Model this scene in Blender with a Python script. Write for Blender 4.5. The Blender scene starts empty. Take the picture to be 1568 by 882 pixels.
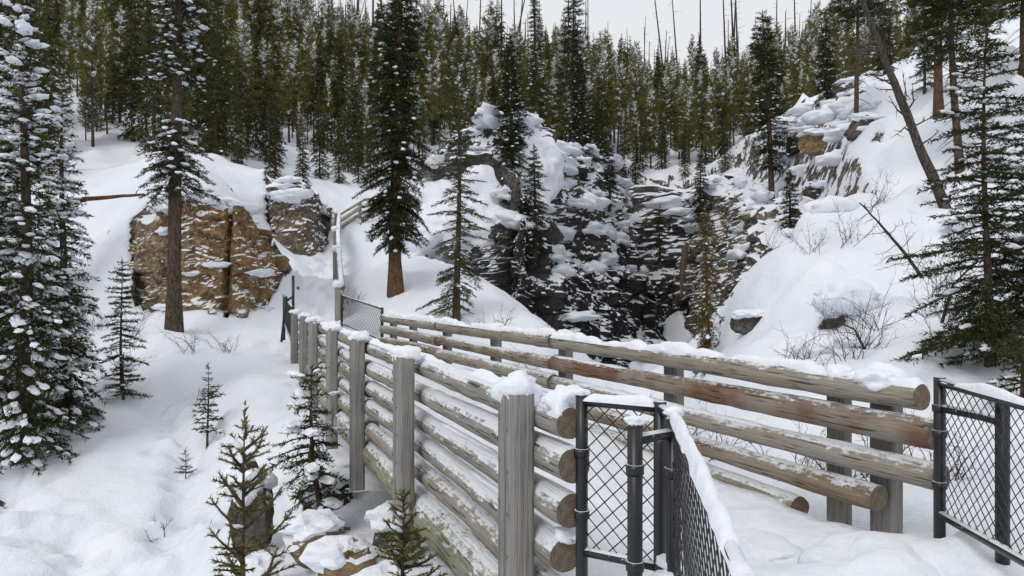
import bpy, math, numpy as np
from mathutils import Vector, Matrix
scene=bpy.context.scene
PI=math.pi
# ------------------------------------------------------------ noise
def _h(i,j,k,s):
    n=(i.astype(np.int64)*374761393+j.astype(np.int64)*668265263+k.astype(np.int64)*2147483647+s*1274126177)&0xffffffff
    n=((n^(n>>13))*1274126177)&0xffffffff
    n=((n^(n>>16))*2246822519)&0xffffffff
    n=n^(n>>15)
    return (n&0xffffff)/float(0xffffff)*2-1
def vn(x,y,z,s=0):
    x=np.asarray(x,float);y=np.asarray(y,float)+0*x;z=np.asarray(z,float)+0*x
    i=np.floor(x);j=np.floor(y);k=np.floor(z)
    a=x-i;b=y-j;c=z-k
    a=a*a*(3-2*a);b=b*b*(3-2*b);c=c*c*(3-2*c)
    r=0
    for di in (0,1):
        for dj in (0,1):
            for dk in (0,1):
                w=(a if di else 1-a)*(b if dj else 1-b)*(c if dk else 1-c)
                r=r+w*_h(i+di,j+dj,k+dk,s)
    return r
def fbm(x,y,z,s=0,o=3):
    r=0;a=1.0;f=1.0
    for q in range(o):
        r=r+a*vn(x*f+q*7.3,y*f+q*3.1,z*f,s+q);a*=.5;f*=2.03
    return r
def sst(a,b,x):
    t=np.clip((x-a)/(b-a),0,1);return t*t*(3-2*t)
# ------------------------------------------------------------ mesh helpers
def link(o,parent=None):
    scene.collection.objects.link(o)
    if parent is not None:o.parent=parent
    return o
def empty(name,loc=(0,0,0)):
    e=bpy.data.objects.new(name,None);e.location=loc;e.empty_display_size=.3
    return link(e)
def mesh(name,V,T=None,Q=None,mats=(),mi=None,smooth=False):
    V=np.asarray(V,float).reshape(-1,3)
    nt=0 if T is None else len(T);nq=0 if Q is None else len(Q)
    me=bpy.data.meshes.new(name)
    me.vertices.add(len(V));me.vertices.foreach_set('co',V.ravel())
    loops=[]
    if nt:loops.append(np.asarray(T,int).ravel())
    if nq:loops.append(np.asarray(Q,int).ravel())
    L=np.concatenate(loops)
    me.loops.add(len(L));me.loops.foreach_set('vertex_index',L)
    me.polygons.add(nt+nq)
    st=np.concatenate([np.arange(nt)*3,nt*3+np.arange(nq)*4])
    me.polygons.foreach_set('loop_start',st)
    for m in mats:me.materials.append(m)
    if mi is not None:me.polygons.foreach_set('material_index',np.asarray(mi,int))
    me.polygons.foreach_set('use_smooth',np.full(nt+nq,smooth))
    me.update(calc_edges=True);me.validate()
    return me
def obj(name,me,parent=None,loc=(0,0,0)):
    o=bpy.data.objects.new(name,me);o.location=loc
    return link(o,parent)
class Geo:
    def __init__(s):s.V=[];s.Q=[];s.T=[];s.n=0;s.mq=[];s.mt=[]
    def add(s,V,Q=None,T=None,m=0):
        V=np.asarray(V,float).reshape(-1,3)
        if Q is not None and len(Q):
            s.Q.append(np.asarray(Q,int)+s.n);s.mq.append(np.full(len(Q),m))
        if T is not None and len(T):
            s.T.append(np.asarray(T,int)+s.n);s.mt.append(np.full(len(T),m))
        s.V.append(V);s.n+=len(V)
    def soup(s,S,m=0):
        S=np.asarray(S);n=len(S)
        if n:s.add(S.reshape(-1,3),T=np.arange(3*n).reshape(n,3),m=m)
    def mesh(s,name,mats,smooth=False):
        T=np.concatenate(s.T) if s.T else None;Q=np.concatenate(s.Q) if s.Q else None
        mi=np.concatenate(s.mt+s.mq)
        return mesh(name,np.concatenate(s.V),T,Q,mats,mi,smooth)
def tube(pts,rad,n=6,cap=True,rough=0,seed=0):
    pts=np.asarray(pts,float);k=len(pts);rad=np.broadcast_to(np.asarray(rad,float),(k,))
    V=[];ref=None
    tang=np.gradient(pts,axis=0);tang/=np.linalg.norm(tang,axis=1)[:,None]+1e-9
    u=np.cross(tang[0],[0,0,1.]); 
    if np.linalg.norm(u)<.1:u=np.cross(tang[0],[0,1.,0])
    u/=np.linalg.norm(u)
    for i in range(k):
        u=u-tang[i]*np.dot(u,tang[i]);u/=np.linalg.norm(u);w=np.cross(tang[i],u)
        a=np.arange(n)*2*PI/n
        r=rad[i]*(1+rough*vn(a*0+i*.7+seed,np.cos(a)*1.5,np.sin(a)*1.5,seed))
        V.append(pts[i]+np.outer(np.cos(a)*r,u)+np.outer(np.sin(a)*r,w))
    V=np.concatenate(V)
    i=np.arange(k-1)[:,None]*n;j=np.arange(n)[None];j2=(j+1)%n
    Q=np.stack([i+j,i+j2,i+n+j2,i+n+j],-1).reshape(-1,4)
    T=[]
    if cap:
        V=np.concatenate([V,[pts[0]],[pts[-1]]]);c0=len(V)-2
        T=[[c0,(q+1)%n,q] for q in range(n)]+[[c0+1,(k-1)*n+q,(k-1)*n+(q+1)%n] for q in range(n)]
    return V,Q,np.array(T,int)
import bmesh
def ico(sub):
    bm=bmesh.new();bmesh.ops.create_icosphere(bm,subdivisions=sub,radius=1)
    V=np.array([v.co[:] for v in bm.verts]);T=np.array([[v.index for v in f.verts] for f in bm.faces]);bm.free();return V,T
ICO={k:ico(k) for k in (1,2,3,4,5)}
def blob(c,r,sub=2,rough=.2,seed=0,rot=0,freq=1.6,flat=.0):
    V,T=ICO[sub];V=V.copy()
    d=1+rough*fbm(V[:,0]*freq+seed*3.7,V[:,1]*freq+seed*1.3,V[:,2]*freq,seed,3)
    V=V*d[:,None]
    V=V*np.asarray(r)
    c_,s_=math.cos(rot),math.sin(rot)
    V=np.stack([V[:,0]*c_-V[:,1]*s_,V[:,0]*s_+V[:,1]*c_,V[:,2]],1)
    return V+np.asarray(c),T
# ------------------------------------------------------------ materials
class NT:
    def __init__(s,name,diffuse=True):
        s.m=bpy.data.materials.new(name);s.m.use_nodes=True;s.t=s.m.node_tree;s.t.nodes.clear()
        s.out=s.n('ShaderNodeOutputMaterial');s.d=diffuse
        s.b=s.n('ShaderNodeBsdfDiffuse' if diffuse else 'ShaderNodeBsdfPrincipled')
        s.l(s.b.outputs[0],s.out.inputs[0])
    def n(s,t,**k):
        x=s.t.nodes.new(t)
        for a,b in k.items():setattr(x,a,b)
        return x
    def l(s,a,b):s.t.links.new(a,b)
    def noise(s,vec,scale,detail=3,rough=.55,dist=0):
        x=s.n('ShaderNodeTexNoise');x.inputs['Scale'].default_value=scale;x.inputs['Detail'].default_value=detail
        x.inputs['Roughness'].default_value=rough;x.inputs['Distortion'].default_value=dist
        if vec is not None:s.l(vec,x.inputs['Vector'])
        return x.outputs['Fac']
    def ramp(s,f,a,b,lo=0.,hi=1.):
        x=s.n('ShaderNodeMapRange');x.inputs[1].default_value=a;x.inputs[2].default_value=b
        x.inputs[3].default_value=lo;x.inputs[4].default_value=hi;s.l(f,x.inputs[0]);return x.outputs[0]
    def math(s,op,a,b=None):
        x=s.n('ShaderNodeMath',operation=op)
        for i,v in enumerate((a,b)):
            if v is None:continue
            if isinstance(v,(int,float)):x.inputs[i].default_value=v
            else:s.l(v,x.inputs[i])
        return x.outputs[0]
    def mix(s,f,a,b,bt='MIX'):
        x=s.n('ShaderNodeMixRGB',blend_type=bt)
        for i,v in enumerate((f,a,b)):
            if isinstance(v,(int,float)):x.inputs[i].default_value=v
            elif isinstance(v,tuple):x.inputs[i].default_value=(*v,1)
            else:s.l(v,x.inputs[i])
        return x.outputs[0]
    def scalev(s,vec,sc):
        x=s.n('ShaderNodeMapping');x.inputs['Scale'].default_value=sc;s.l(vec,x.inputs[0]);return x.outputs[0]
    def bump(s,h,st,dist=.02):
        x=s.n('ShaderNodeBump');x.inputs['Strength'].default_value=st;x.inputs['Distance'].default_value=dist
        s.l(h,x.inputs['Height']);s.l(x.outputs[0],s.b.inputs['Normal'])
    def col(s,c):s.l(c,s.b.inputs[0])
    def nz(s):
        g=s.n('ShaderNodeNewGeometry');x=s.n('ShaderNodeSeparateXYZ');s.l(g.outputs['True Normal'],x.inputs[0]);return x.outputs[2]
    def pos(s):return s.n('ShaderNodeNewGeometry').outputs['Position']
    def obj(s):return s.n('ShaderNodeTexCoord').outputs['Object']
SN=(.80,.825,.875)
def m_snow(name='snow'):
    t=NT(name);p=t.pos()
    b=t.noise(p,10,4,.65)
    t.col(t.mix(t.ramp(b,.3,.7),(.75,.785,.85),(.85,.87,.91)))
    t.bump(b,.45,.05)
    return t.m
def m_rock(name,ca,cb,cc,thr=.42,amt=1.1,vs=1.7,ns=5,crack=.45,gorge_shade=None):
    t=NT(name);p=t.pos()
    st=t.scalev(p,(.6,.6,3.5))
    a=t.noise(st,1.3,4,.6,.6);b=t.noise(p,.45,2);f=t.noise(p,6,5,.68)
    c=t.mix(t.ramp(a,.38,.62),ca,cb);c=t.mix(t.ramp(b,.42,.6),c,cc)
    c=t.mix(t.ramp(f,.38,.62,.8,0),c,tuple(x*.25 for x in ca))
    v=t.n('ShaderNodeTexVoronoi',feature='DISTANCE_TO_EDGE');v.inputs['Scale'].default_value=vs
    nx_=t.n('ShaderNodeTexNoise');nx_.inputs['Scale'].default_value=2.;t.l(p,nx_.inputs['Vector'])
    wv=t.n('ShaderNodeVectorMath',operation='MULTIPLY_ADD');t.l(nx_.outputs['Color'],wv.inputs[0]);wv.inputs[1].default_value=(.9,.9,.5);t.l(t.scalev(p,(.6,.6,2.2)),wv.inputs[2])
    t.l(wv.outputs[0],v.inputs['Vector'])
    cr=t.ramp(v.outputs[0],0,.04,crack,0);c=t.mix(cr,c,(.02,.018,.016))
    sn=t.noise(p,ns,4,.65)
    m=t.math('ADD',t.nz(),t.math('MULTIPLY',t.math('SUBTRACT',sn,.5),amt))
    if gorge_shade:  # gorge shade painted into the rock colour: darker low down, with less snow
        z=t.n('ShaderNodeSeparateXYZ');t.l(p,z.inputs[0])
        shm=t.ramp(t.math('ADD',z.outputs[2],t.math('MULTIPLY',t.math('SUBTRACT',b,.5),6)),gorge_shade[0],gorge_shade[1],1,0)
        c=t.mix(t.math('MULTIPLY',shm,.85),c,(.03,.03,.033));m=t.math('SUBTRACT',m,t.math('MULTIPLY',shm,.34))
    m=t.ramp(m,thr,thr+.06)
    c=t.mix(m,c,SN);t.col(c)
    t.bump(t.math('ADD',f,v.outputs[0]),.8,.08)
    return t.m
def m_wood(name,ca,cb,frost=.62,axis='X',fsc=1,crack=.8):
    t=NT(name);o=t.obj();oi=t.n('ShaderNodeObjectInfo')
    off=t.n('ShaderNodeVectorMath',operation='ADD');cm=t.n('ShaderNodeCombineXYZ')
    r=t.math('MULTIPLY',oi.outputs['Random'],37.)
    for i in range(3):t.l(r,cm.inputs[i])
    t.l(o,off.inputs[0]);t.l(cm.outputs[0],off.inputs[1]);o2=off.outputs[0]
    sc=(1.,26,26) if axis=='X' else (26,26,1.)
    g=t.noise(t.scalev(o2,sc),1.6,4,.7,.3);g2=t.noise(o2,1.6,3);g3=t.noise(t.scalev(o2,(1.6,40,40) if axis=='X' else (40,40,1.6)),1.5,2)
    c=t.mix(t.ramp(g,.36,.64),ca,cb);c=t.mix(t.ramp(oi.outputs['Random'],0,1,.0,.4),c,(.20,.175,.14))
    c=t.mix(t.ramp(g2,.42,.62,0,.7),c,(.33,.31,.275))
    c=t.mix(t.ramp(g3,.58,.66,0,crack),c,(.035,.027,.02))
    f=t.noise(t.scalev(o2,(.5,1,1) if axis=='X' else (1,1,.6)),26*fsc,4,.75);f2=t.noise(o2,2.2,2)
    m=t.math('ADD',t.math('MULTIPLY',t.nz(),.5),t.math('ADD',t.math('MULTIPLY',f,.95),t.math('MULTIPLY',f2,.4)))
    m=t.ramp(m,frost+.35,frost+.50,0,.85);c=t.mix(m,c,SN)
    t.col(c);t.bump(t.math('ADD',g,t.math('MULTIPLY',g3,-1.5)),.8,.014);return t.m
def m_end():
    t=NT('log_end_grain');o=t.obj();s=t.n('ShaderNodeSeparateXYZ');t.l(o,s.inputs[0])
    r=t.math('SQRT',t.math('ADD',t.math('MULTIPLY',s.outputs[1],s.outputs[1]),t.math('MULTIPLY',s.outputs[2],s.outputs[2])))
    w=t.math('SINE',t.math('ADD',t.math('MULTIPLY',r,520.),t.math('MULTIPLY',t.noise(o,14,3),9.)))
    f=t.noise(o,30,4);c=t.mix(t.ramp(w,-1,1),(.12,.08,.05),(.22,.165,.11));c=t.mix(t.ramp(f,.42,.6,0,.8),c,(.19,.18,.16))
    t.col(c);t.bump(w,.3,.004);return t.m
def m_bark(name,ca,cb):
    t=NT(name);p=t.pos();g=t.noise(t.scalev(p,(9,9,2.2)),2.2,4,.7);c=t.mix(t.ramp(g,.35,.65),ca,cb)
    v=t.n('ShaderNodeTexVoronoi',feature='DISTANCE_TO_EDGE');v.inputs['Scale'].default_value=9;t.l(t.scalev(p,(1.6,1.6,.6)),v.inputs['Vector'])
    c=t.mix(t.ramp(v.outputs[0],0,.12,.6,0),c,(.015,.011,.009))
    t.col(c);t.bump(g,.8,.03);return t.m
def m_fol(name,c1,c2,snow=.6,ns=3.2,dark=.45):
    t=NT(name);g=t.n('ShaderNodeNewGeometry');oi=t.n('ShaderNodeObjectInfo')
    c=t.mix(g.outputs['Random Per Island'],c1,c2)
    c=t.mix(t.ramp(oi.outputs['Random'],0,1,0,dark),c,tuple(.45*x for x in c2))
    s=t.noise(g.outputs['Position'],ns,3,.6)
    m=t.ramp(t.math('ADD',s,t.math('MULTIPLY',g.outputs['Random Per Island'],.12)),snow,snow+.05)
    c=t.mix(m,c,SN);t.col(c);return t.m
def m_flat(name,c,r=.5,frost=None):
    t=NT(name,False);p=t.pos();n=t.noise(p,18,3);col=t.mix(t.ramp(n,.3,.7),tuple(x*.7 for x in c),c)
    if frost:
        f=t.noise(p,70,3,.6);f2=t.noise(p,6,3)
        m=t.ramp(t.math('ADD',t.math('MULTIPLY',t.nz(),.45),t.math('ADD',t.math('MULTIPLY',f,.5),t.math('MULTIPLY',f2,.5))),frost,frost+.08,0,.9)
        col=t.mix(m,col,SN)
    t.col(col);t.b.inputs['Roughness'].default_value=r;t.bump(n,.2,.004);return t.m
SNOW=m_snow()
ROCK_O=m_rock('ochre_limestone',(.34,.235,.125),(.34,.30,.24),(.33,.215,.11),.62,1.0,1.0,5,.4)
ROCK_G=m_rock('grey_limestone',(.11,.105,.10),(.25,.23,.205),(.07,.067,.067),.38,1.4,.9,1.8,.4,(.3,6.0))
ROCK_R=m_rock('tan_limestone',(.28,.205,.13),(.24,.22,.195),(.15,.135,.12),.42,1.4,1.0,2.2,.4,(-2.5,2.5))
ROCK_S=m_rock('boulder_limestone',(.14,.125,.11),(.25,.22,.19),(.10,.09,.08),.42,1.2,1.2,3)
W_GREY=m_wood('weathered_log',(.25,.215,.17),(.39,.345,.28),.62)
W_FROST=m_wood('frosted_log',(.22,.22,.19),(.32,.31,.27),.45)
W_BRN=m_wood('brown_log',(.17,.12,.08),(.31,.24,.165),.64)
W_ORG=m_wood('orange_log',(.25,.10,.04),(.13,.06,.032),.74)
W_GRN=m_wood('mossy_log',(.19,.21,.13),(.32,.32,.22),.6)
W_POST=m_wood('grey_post',(.20,.20,.205),(.30,.30,.30),.80,'Z',1,.3)
END=m_end()
BARK=m_bark('grey_bark',(.06,.045,.035),(.15,.115,.09))
BARK_R=m_bark('red_bark',(.10,.06,.038),(.19,.115,.07))
BARK_D=m_bark('dead_wood',(.05,.045,.04),(.13,.115,.10))
F_DARK=m_fol('spruce_needles',(.016,.024,.010),(.062,.072,.030),.735)
F_MID=m_fol('fir_needles',(.03,.04,.015),(.10,.105,.04),.72)
F_SNOWY=m_fol('snowy_fir_needles',(.020,.030,.012),(.07,.082,.030),.69,4)
F_YEL=m_fol('young_pine_needles',(.11,.12,.03),(.26,.25,.09),.80,9,.15)
F_OLIVE=m_fol('lodgepole_needles',(.08,.08,.024),(.25,.23,.08),.735,1.2,.5)
F_FSP=m_fol('forest_spruce_needles',(.034,.042,.017),(.12,.12,.048),.73,1.2,.5)
F_CED=m_fol('cedar_foliage',(.08,.065,.022),(.19,.15,.055),.69,5,.2)
BLACK=m_flat('black_coated_steel',(.012,.013,.015),.35,.72)
WIRE=m_flat('black_wire',(.012,.012,.013),.4,.86)
STEEL=m_flat('bolt_steel',(.2,.19,.18),.5)
# ------------------------------------------------------------ terrain
CP=[(0,0,-.1),(2,0,0),(-2,0,-.4),(1.3,2,-.02),(1.3,3.4,-.02),(2.6,3.6,.2),(3.6,3,.4),(5,2,.6),(-4,2,-1.2),(-8,4,-1.7),(-14,8,-1),
(.3,2.6,-.2),(0,3.8,-.35),(-.9,5.8,-.55),(-1.7,7.9,-.75),(-2.5,9.9,-.75),(-3.3,12,-.5),(-4.1,14,-.2),(-4.9,16,.05),(-1.6,5,-1.0),
(-2.6,7.4,-1.1),(-3.5,6,-1.5),(-4.5,8,-1.75),(-6,10,-1.75),(-8,12.5,-1.25),(-12,12,-.8),(-4,11,-1.3),(-5.5,13,-.95),(-6.5,16,-.1),
(-8.9,18.6,.5),(-6.8,19,.5),(-5.3,18,.35),(-11,16,0),(-14,18,.8),(-20,20,2.5),(-30,20,6),(-30,8,2),
(-4,17,.1),(-3.2,17.5,.25),(-5,20,.8),(-6.2,22,1.4),(-8.3,25,2.2),(-7.4,28,2.75),(-7.9,31,3.7),(-9.0,36,5.3),
(-9,20,.7),(-11.2,20.6,.8),(-7.3,20.4,.9),(-9,22.6,4.2),(-10.8,23,4.1),(-7.9,22.8,3.5),(-12.5,21,1.3),(-14.3,24,2.8),(-19,32,7),(-10.5,26,5.6),(-14,30,7.2),
(-28,45,13.6),(-9.4,29.3,3.3),(-9.3,32.1,5.8),(-11.5,31,6.2),(-9.5,38,6.8),(-22,50,12.7),(-14,55,13.7),(-16,44,10.7),(-9,44,8.0),(-5.2,36,5.6),
(-4.9,25,2.4),(-3.5,22,1.6),(-1.5,19.5,.85),(.8,19,.6),(-3.3,26,2.7),(-1.9,31,4.4),(-1.7,41,9.2),(.5,24,1.0),(-.5,27,1.8),(1.5,31.5,5.6),(.8,36,7.8),
(3.2,38,9.2),(5.5,43,9.6),(7.0,47,10.0),(3,46,10.6),(-1,52,11.8),(6,55,12.2),(10,60,12),(-8,62,16),
(2,26,-1.2),(3.8,29.5,-2),(5,33,-1.8),(7.5,37,-1.6),(9.2,40,-1),(6.5,30,-2.5),(4.5,24,-3),(3,18,-2.5),(2.4,14,-2),(10.3,46,3),
(1.0,11.5,-1.3),(.3,9.2,-1.2),(2.4,7.7,-.3),(3.0,6,-.05),(3.6,8.5,.2),
(4.2,14,.35),(5.3,18,.8),(6.9,22,1.5),(8.6,26,2.6),(11.3,31,5.0),(12.6,36,6.6),(14.5,37,8.4),(13.8,45,9.5),(17,45,12),(19.9,40,13),
(4,9.5,.6),(6.6,14,1.0),(9,16,2.5),(11.2,20,4.3),(12.7,18,4.9),(21,30,11),(5.9,9,.75),(6.4,7.5,.75),(9,10,2),(14,12,4),(20,15,8),(30,25,14),(8,4,1.3),(15,3,3),(30,10,10),(30,50,18),
(22,60,14),(14,65,13.5),(-30,70,22),(0,90,23.5),(25,90,22),(-50,90,34),(60,90,28),(-80,50,30),(80,40,30),
(-13,200,53),(39,200,46),(-70,200,70),(-140,200,93),(95,200,46),(160,200,56),(0,140,37),(-60,140,49),(60,140,35),(160,110,45),(-160,110,64),
(0,260,42),(-120,260,66),(140,260,40),(0,-30,0),(-40,-30,-1),(40,-30,4),(-100,0,8),(100,0,28)]
CP=np.array(CP,float)
S0=30.
def _k(r2):return .5*r2*np.log(r2+1e-12)
A=CP[:,:2]/S0;n=len(A)
d2=((A[:,None]-A[None])**2).sum(-1);K=_k(d2)+np.eye(n)*2e-5
Pm=np.c_[np.ones(n),A];M=np.block([[K,Pm],[Pm.T,np.zeros((3,3))]])
W=np.linalg.solve(M,np.r_[CP[:,2],0,0,0])
def base(x,y):
    r=np.zeros(len(x))
    for a in range(0,len(x),40000):
        X=np.c_[x[a:a+40000],y[a:a+40000]]/S0
        d=((X[:,None]-A[None])**2).sum(-1);r[a:a+40000]=_k(d)@W[:n]+W[n]+X@W[n+1:]
    return r
WALLS=[
 dict(path=[(-11.9,22.6,1.0,3.6),(-11.0,21.0,.6,4.0),(-10.1,20.5,.2,4.15),(-9.0,20.3,.2,4.3),(-7.9,20.3,.4,4.1),(-7.2,21.0,.6,3.9),(-7.0,22.6,1.4,3.6)],lean=.14,m=.5),
 dict(path=[(-10.9,32,3.0,5.5),(-10.2,30.2,2.8,5.6),(-9.3,29.6,2.8,5.9),(-8.4,29.7,2.9,5.9),(-8.1,31.2,3.2,5.6)],lean=.1,m=.5),
 dict(path=[(-2.6,29,1.5,3.9),(-1.2,27.2,.8,4.3),(.3,26.4,.2,5.0),(1.9,27.2,-2,6.8),(3.2,29.5,-3,8.6),(4.0,31.8,-3,9.1),(4.9,34.5,-3,7.9),(6.0,35.8,-3,9.3),(7.4,38.5,-3,9.8),(8.7,42,-3,9.3),(9.8,47,-1,8.8)],lean=.34,m=1.1),
 dict(path=[(11.2,48,0,8.8),(11.0,42,-2,6.9),(10.2,37,-3,5.9),(9.4,32,-3,5.3),(8.2,27,-3,3.4),(7.0,22,-3,1.9)],lean=.22,m=.9)]
for w in WALLS:
    P=np.array(w['path'],float);S=np.r_[0,np.cumsum(np.linalg.norm(np.diff(P[:,:2],axis=0),axis=1))];s=np.linspace(0,S[-1],int(S[-1]/.25))
    w['C']=np.stack([np.interp(s,S,P[:,k]) for k in range(4)],1);d=np.gradient(w['C'][:,:2],axis=0);d/=np.linalg.norm(d,axis=1)[:,None];w['N']=np.c_[d[:,1],-d[:,0]]
def clampwalls(x,y,z):
    for w in WALLS:
        C=w['C'];N=w['N']
        ix=np.where((x>C[:,0].min()-10)&(x<C[:,0].max()+10)&(y>C[:,1].min()-10)&(y<C[:,1].max()+10))[0]
        if not len(ix):continue
        for a in range(0,len(ix),20000):
            I=ix[a:a+20000];D=(x[I][:,None]-C[None,:,0])**2+(y[I][:,None]-C[None,:,1])**2;k=D.argmin(1)
            di=-((x[I]-C[k,0])*N[k,0]+(y[I]-C[k,1])*N[k,1]);lat=np.sqrt(np.maximum(D[np.arange(len(I)),k]-di*di,0))
            zb=C[k,2];zt=C[k,3];T=w['lean']*(zt-zb)
            lim=np.where(di<0,zb+.5-di*.8,np.minimum(zb+np.maximum(di-w['m'],0)/w['lean'],zt)-.45)
            e=np.maximum(di-(T+w['m']+.5),0);lim=lim+e*1.3+e*e*.9
            e=np.maximum(-di-2.6,0);lim=lim+e*1.2+e*e*.9
            e=np.maximum(lat-.6,0);lim=lim+e*1.6+e*e*.5
            if zb.min()>0:lim=np.where(di<0,1e9,lim)
            z[I]=np.minimum(z[I],lim)
    return z
FP=[]
rng=np.random.default_rng(3)
for a,b,c in (((-3.4,7.8),(-6.6,14.5),26),((-4.6,8.2),(-8.0,11.5),14),((-3.9,7.6),(-5.6,13.5),18),((-5.0,18.2),(-6.4,23),12),((-6.4,23),(-7.6,30),12)):
    for i in range(c):
        t=i/(c-1);sx=(.16 if i%2 else -.16)
        FP.append((a[0]+(b[0]-a[0])*t+sx+rng.normal()*.1+.25*math.sin(t*6),a[1]+(b[1]-a[1])*t+rng.normal()*.1))
def H(x,y):
    x=np.asarray(x,float).ravel();y=np.asarray(y,float).ravel();z=base(x,y)
    near=1-sst(60,100,y)
    rough=sst(3.2,6,np.abs(x-1.4)+np.maximum(0,y-3)*.8)   # calmer at the bridge head
    z=z+near*rough*(.15*vn(x*.55,y*.55,0,11)+.09*vn(x*1.5,y*1.5,0,12)+.035*vn(x*4,y*4,0,14))
    l=np.maximum(0,vn(x*.9,y*.9,0,21)-.1)
    right=sst(4.5,7,x)*sst(7,10,y)*(1-sst(45,60,y))
    left=sst(6,9,-x)*sst(14,18,y)*(1-sst(45,60,y))
    z=z+l*(.75*right+.35*left)
    z=z+np.maximum(0,vn(x*.33,y*.33,0,22))*.8*right
    z=z+.3*np.maximum(0,vn(x*2.1,y*2.1,0,23)-.15)*right*sst(-.1,.3,vn(x*.25,y*.25,0,24))
    z=z+(1-near)*2.5*vn(x*.03,y*.03,0,31)
    # trodden trails: trench with churned snow
    for (ax,ay,bx,by,wd,dp) in ((-3.2,7.0,-6.8,14.8,.5,.22),(-3.3,7.2,-8.4,11.8,.35,.15),(-5.0,17.6,-6.4,23,.6,.15),(-6.4,23,-7.9,31,.6,.15)):
        dx,dy=bx-ax,by-ay;L2=dx*dx+dy*dy;tt=np.clip(((x-ax)*dx+(y-ay)*dy)/L2,0,1)
        m=np.exp(-(((x-ax-dx*tt+.3*np.sin(tt*7))**2+(y-ay-dy*tt)**2)/(wd*wd)))
        z=z-m*(dp+.17*vn(x*3.6,y*2.4,0,71)+.06*vn(x*8,y*6,0,72))
    for fx,fy in FP:
        if len(x)<5 and (abs(x[0]-fx)>1):continue
        r=((x-fx)**2+(y-fy)**2);z=z-.19*np.exp(-r/.022)+.04*np.exp(-r/.09)
    return clampwalls(x,y,z)
def H1(x,y):return float(H([x],[y])[0])
def axis(segs,lo,hi,g=1.09):
    a=[segs[0][0]]
    for s0,s1,st in segs:
        k=max(1,int(round((s1-s0)/st)));a+=list(np.linspace(s0,s1,k+1)[1:])
    st=segs[-1][2];x=a[-1]
    while x<hi:st=min(st*g,4);x+=st;a.append(x)
    st=segs[0][2];x=a[0];b=[]
    while x>lo:st=min(st*g,4);x-=st;b.append(x)
    return np.array(b[::-1]+a)
xs=axis([(-16,-9,.16),(-9,6.5,.075),(6.5,16,.15)],-280,280)
ys=axis([(2.5,15,.075),(15,46,.17)],-40,290)
X,Y=np.meshgrid(xs,ys);Z=H(X,Y)
nx,ny=len(xs),len(ys)
i=np.arange(ny-1)[:,None]*nx;j=np.arange(nx-1)[None]
Q=np.stack([i+j,i+j+1,i+nx+j+1,i+nx+j],-1).reshape(-1,4)
t=NT('snow_ground_material');p=t.pos()
a=t.noise(p,.6,3);c=t.mix(t.ramp(a,.3,.7),(.745,.78,.85),(.84,.862,.905))
b=t.noise(p,8,5,.65);sp=t.noise(p,30,2,.5)
c=t.mix(t.math('MULTIPLY',t.ramp(sp,.70,.74,0,.7),t.ramp(a,.5,.6)),c,(.2,.16,.1))
rk=t.noise(t.scalev(p,(1,1,3)),2.5,5,.65);rc=t.mix(t.ramp(rk,.4,.6),(.05,.045,.04),(.22,.19,.155))
mm=t.math('ADD',t.nz(),t.math('MULTIPLY',t.math('SUBTRACT',t.noise(p,1.4,4,.65),.5),1.3))
c=t.mix(t.ramp(mm,.30,.35,1,0),c,rc);t.col(c)
t.bump(b,.6,.07)
ground=obj('snowy_ground',mesh('snowy_ground',np.c_[X.ravel(),Y.ravel(),Z],Q=Q,mats=[t.m],smooth=True))
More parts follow.
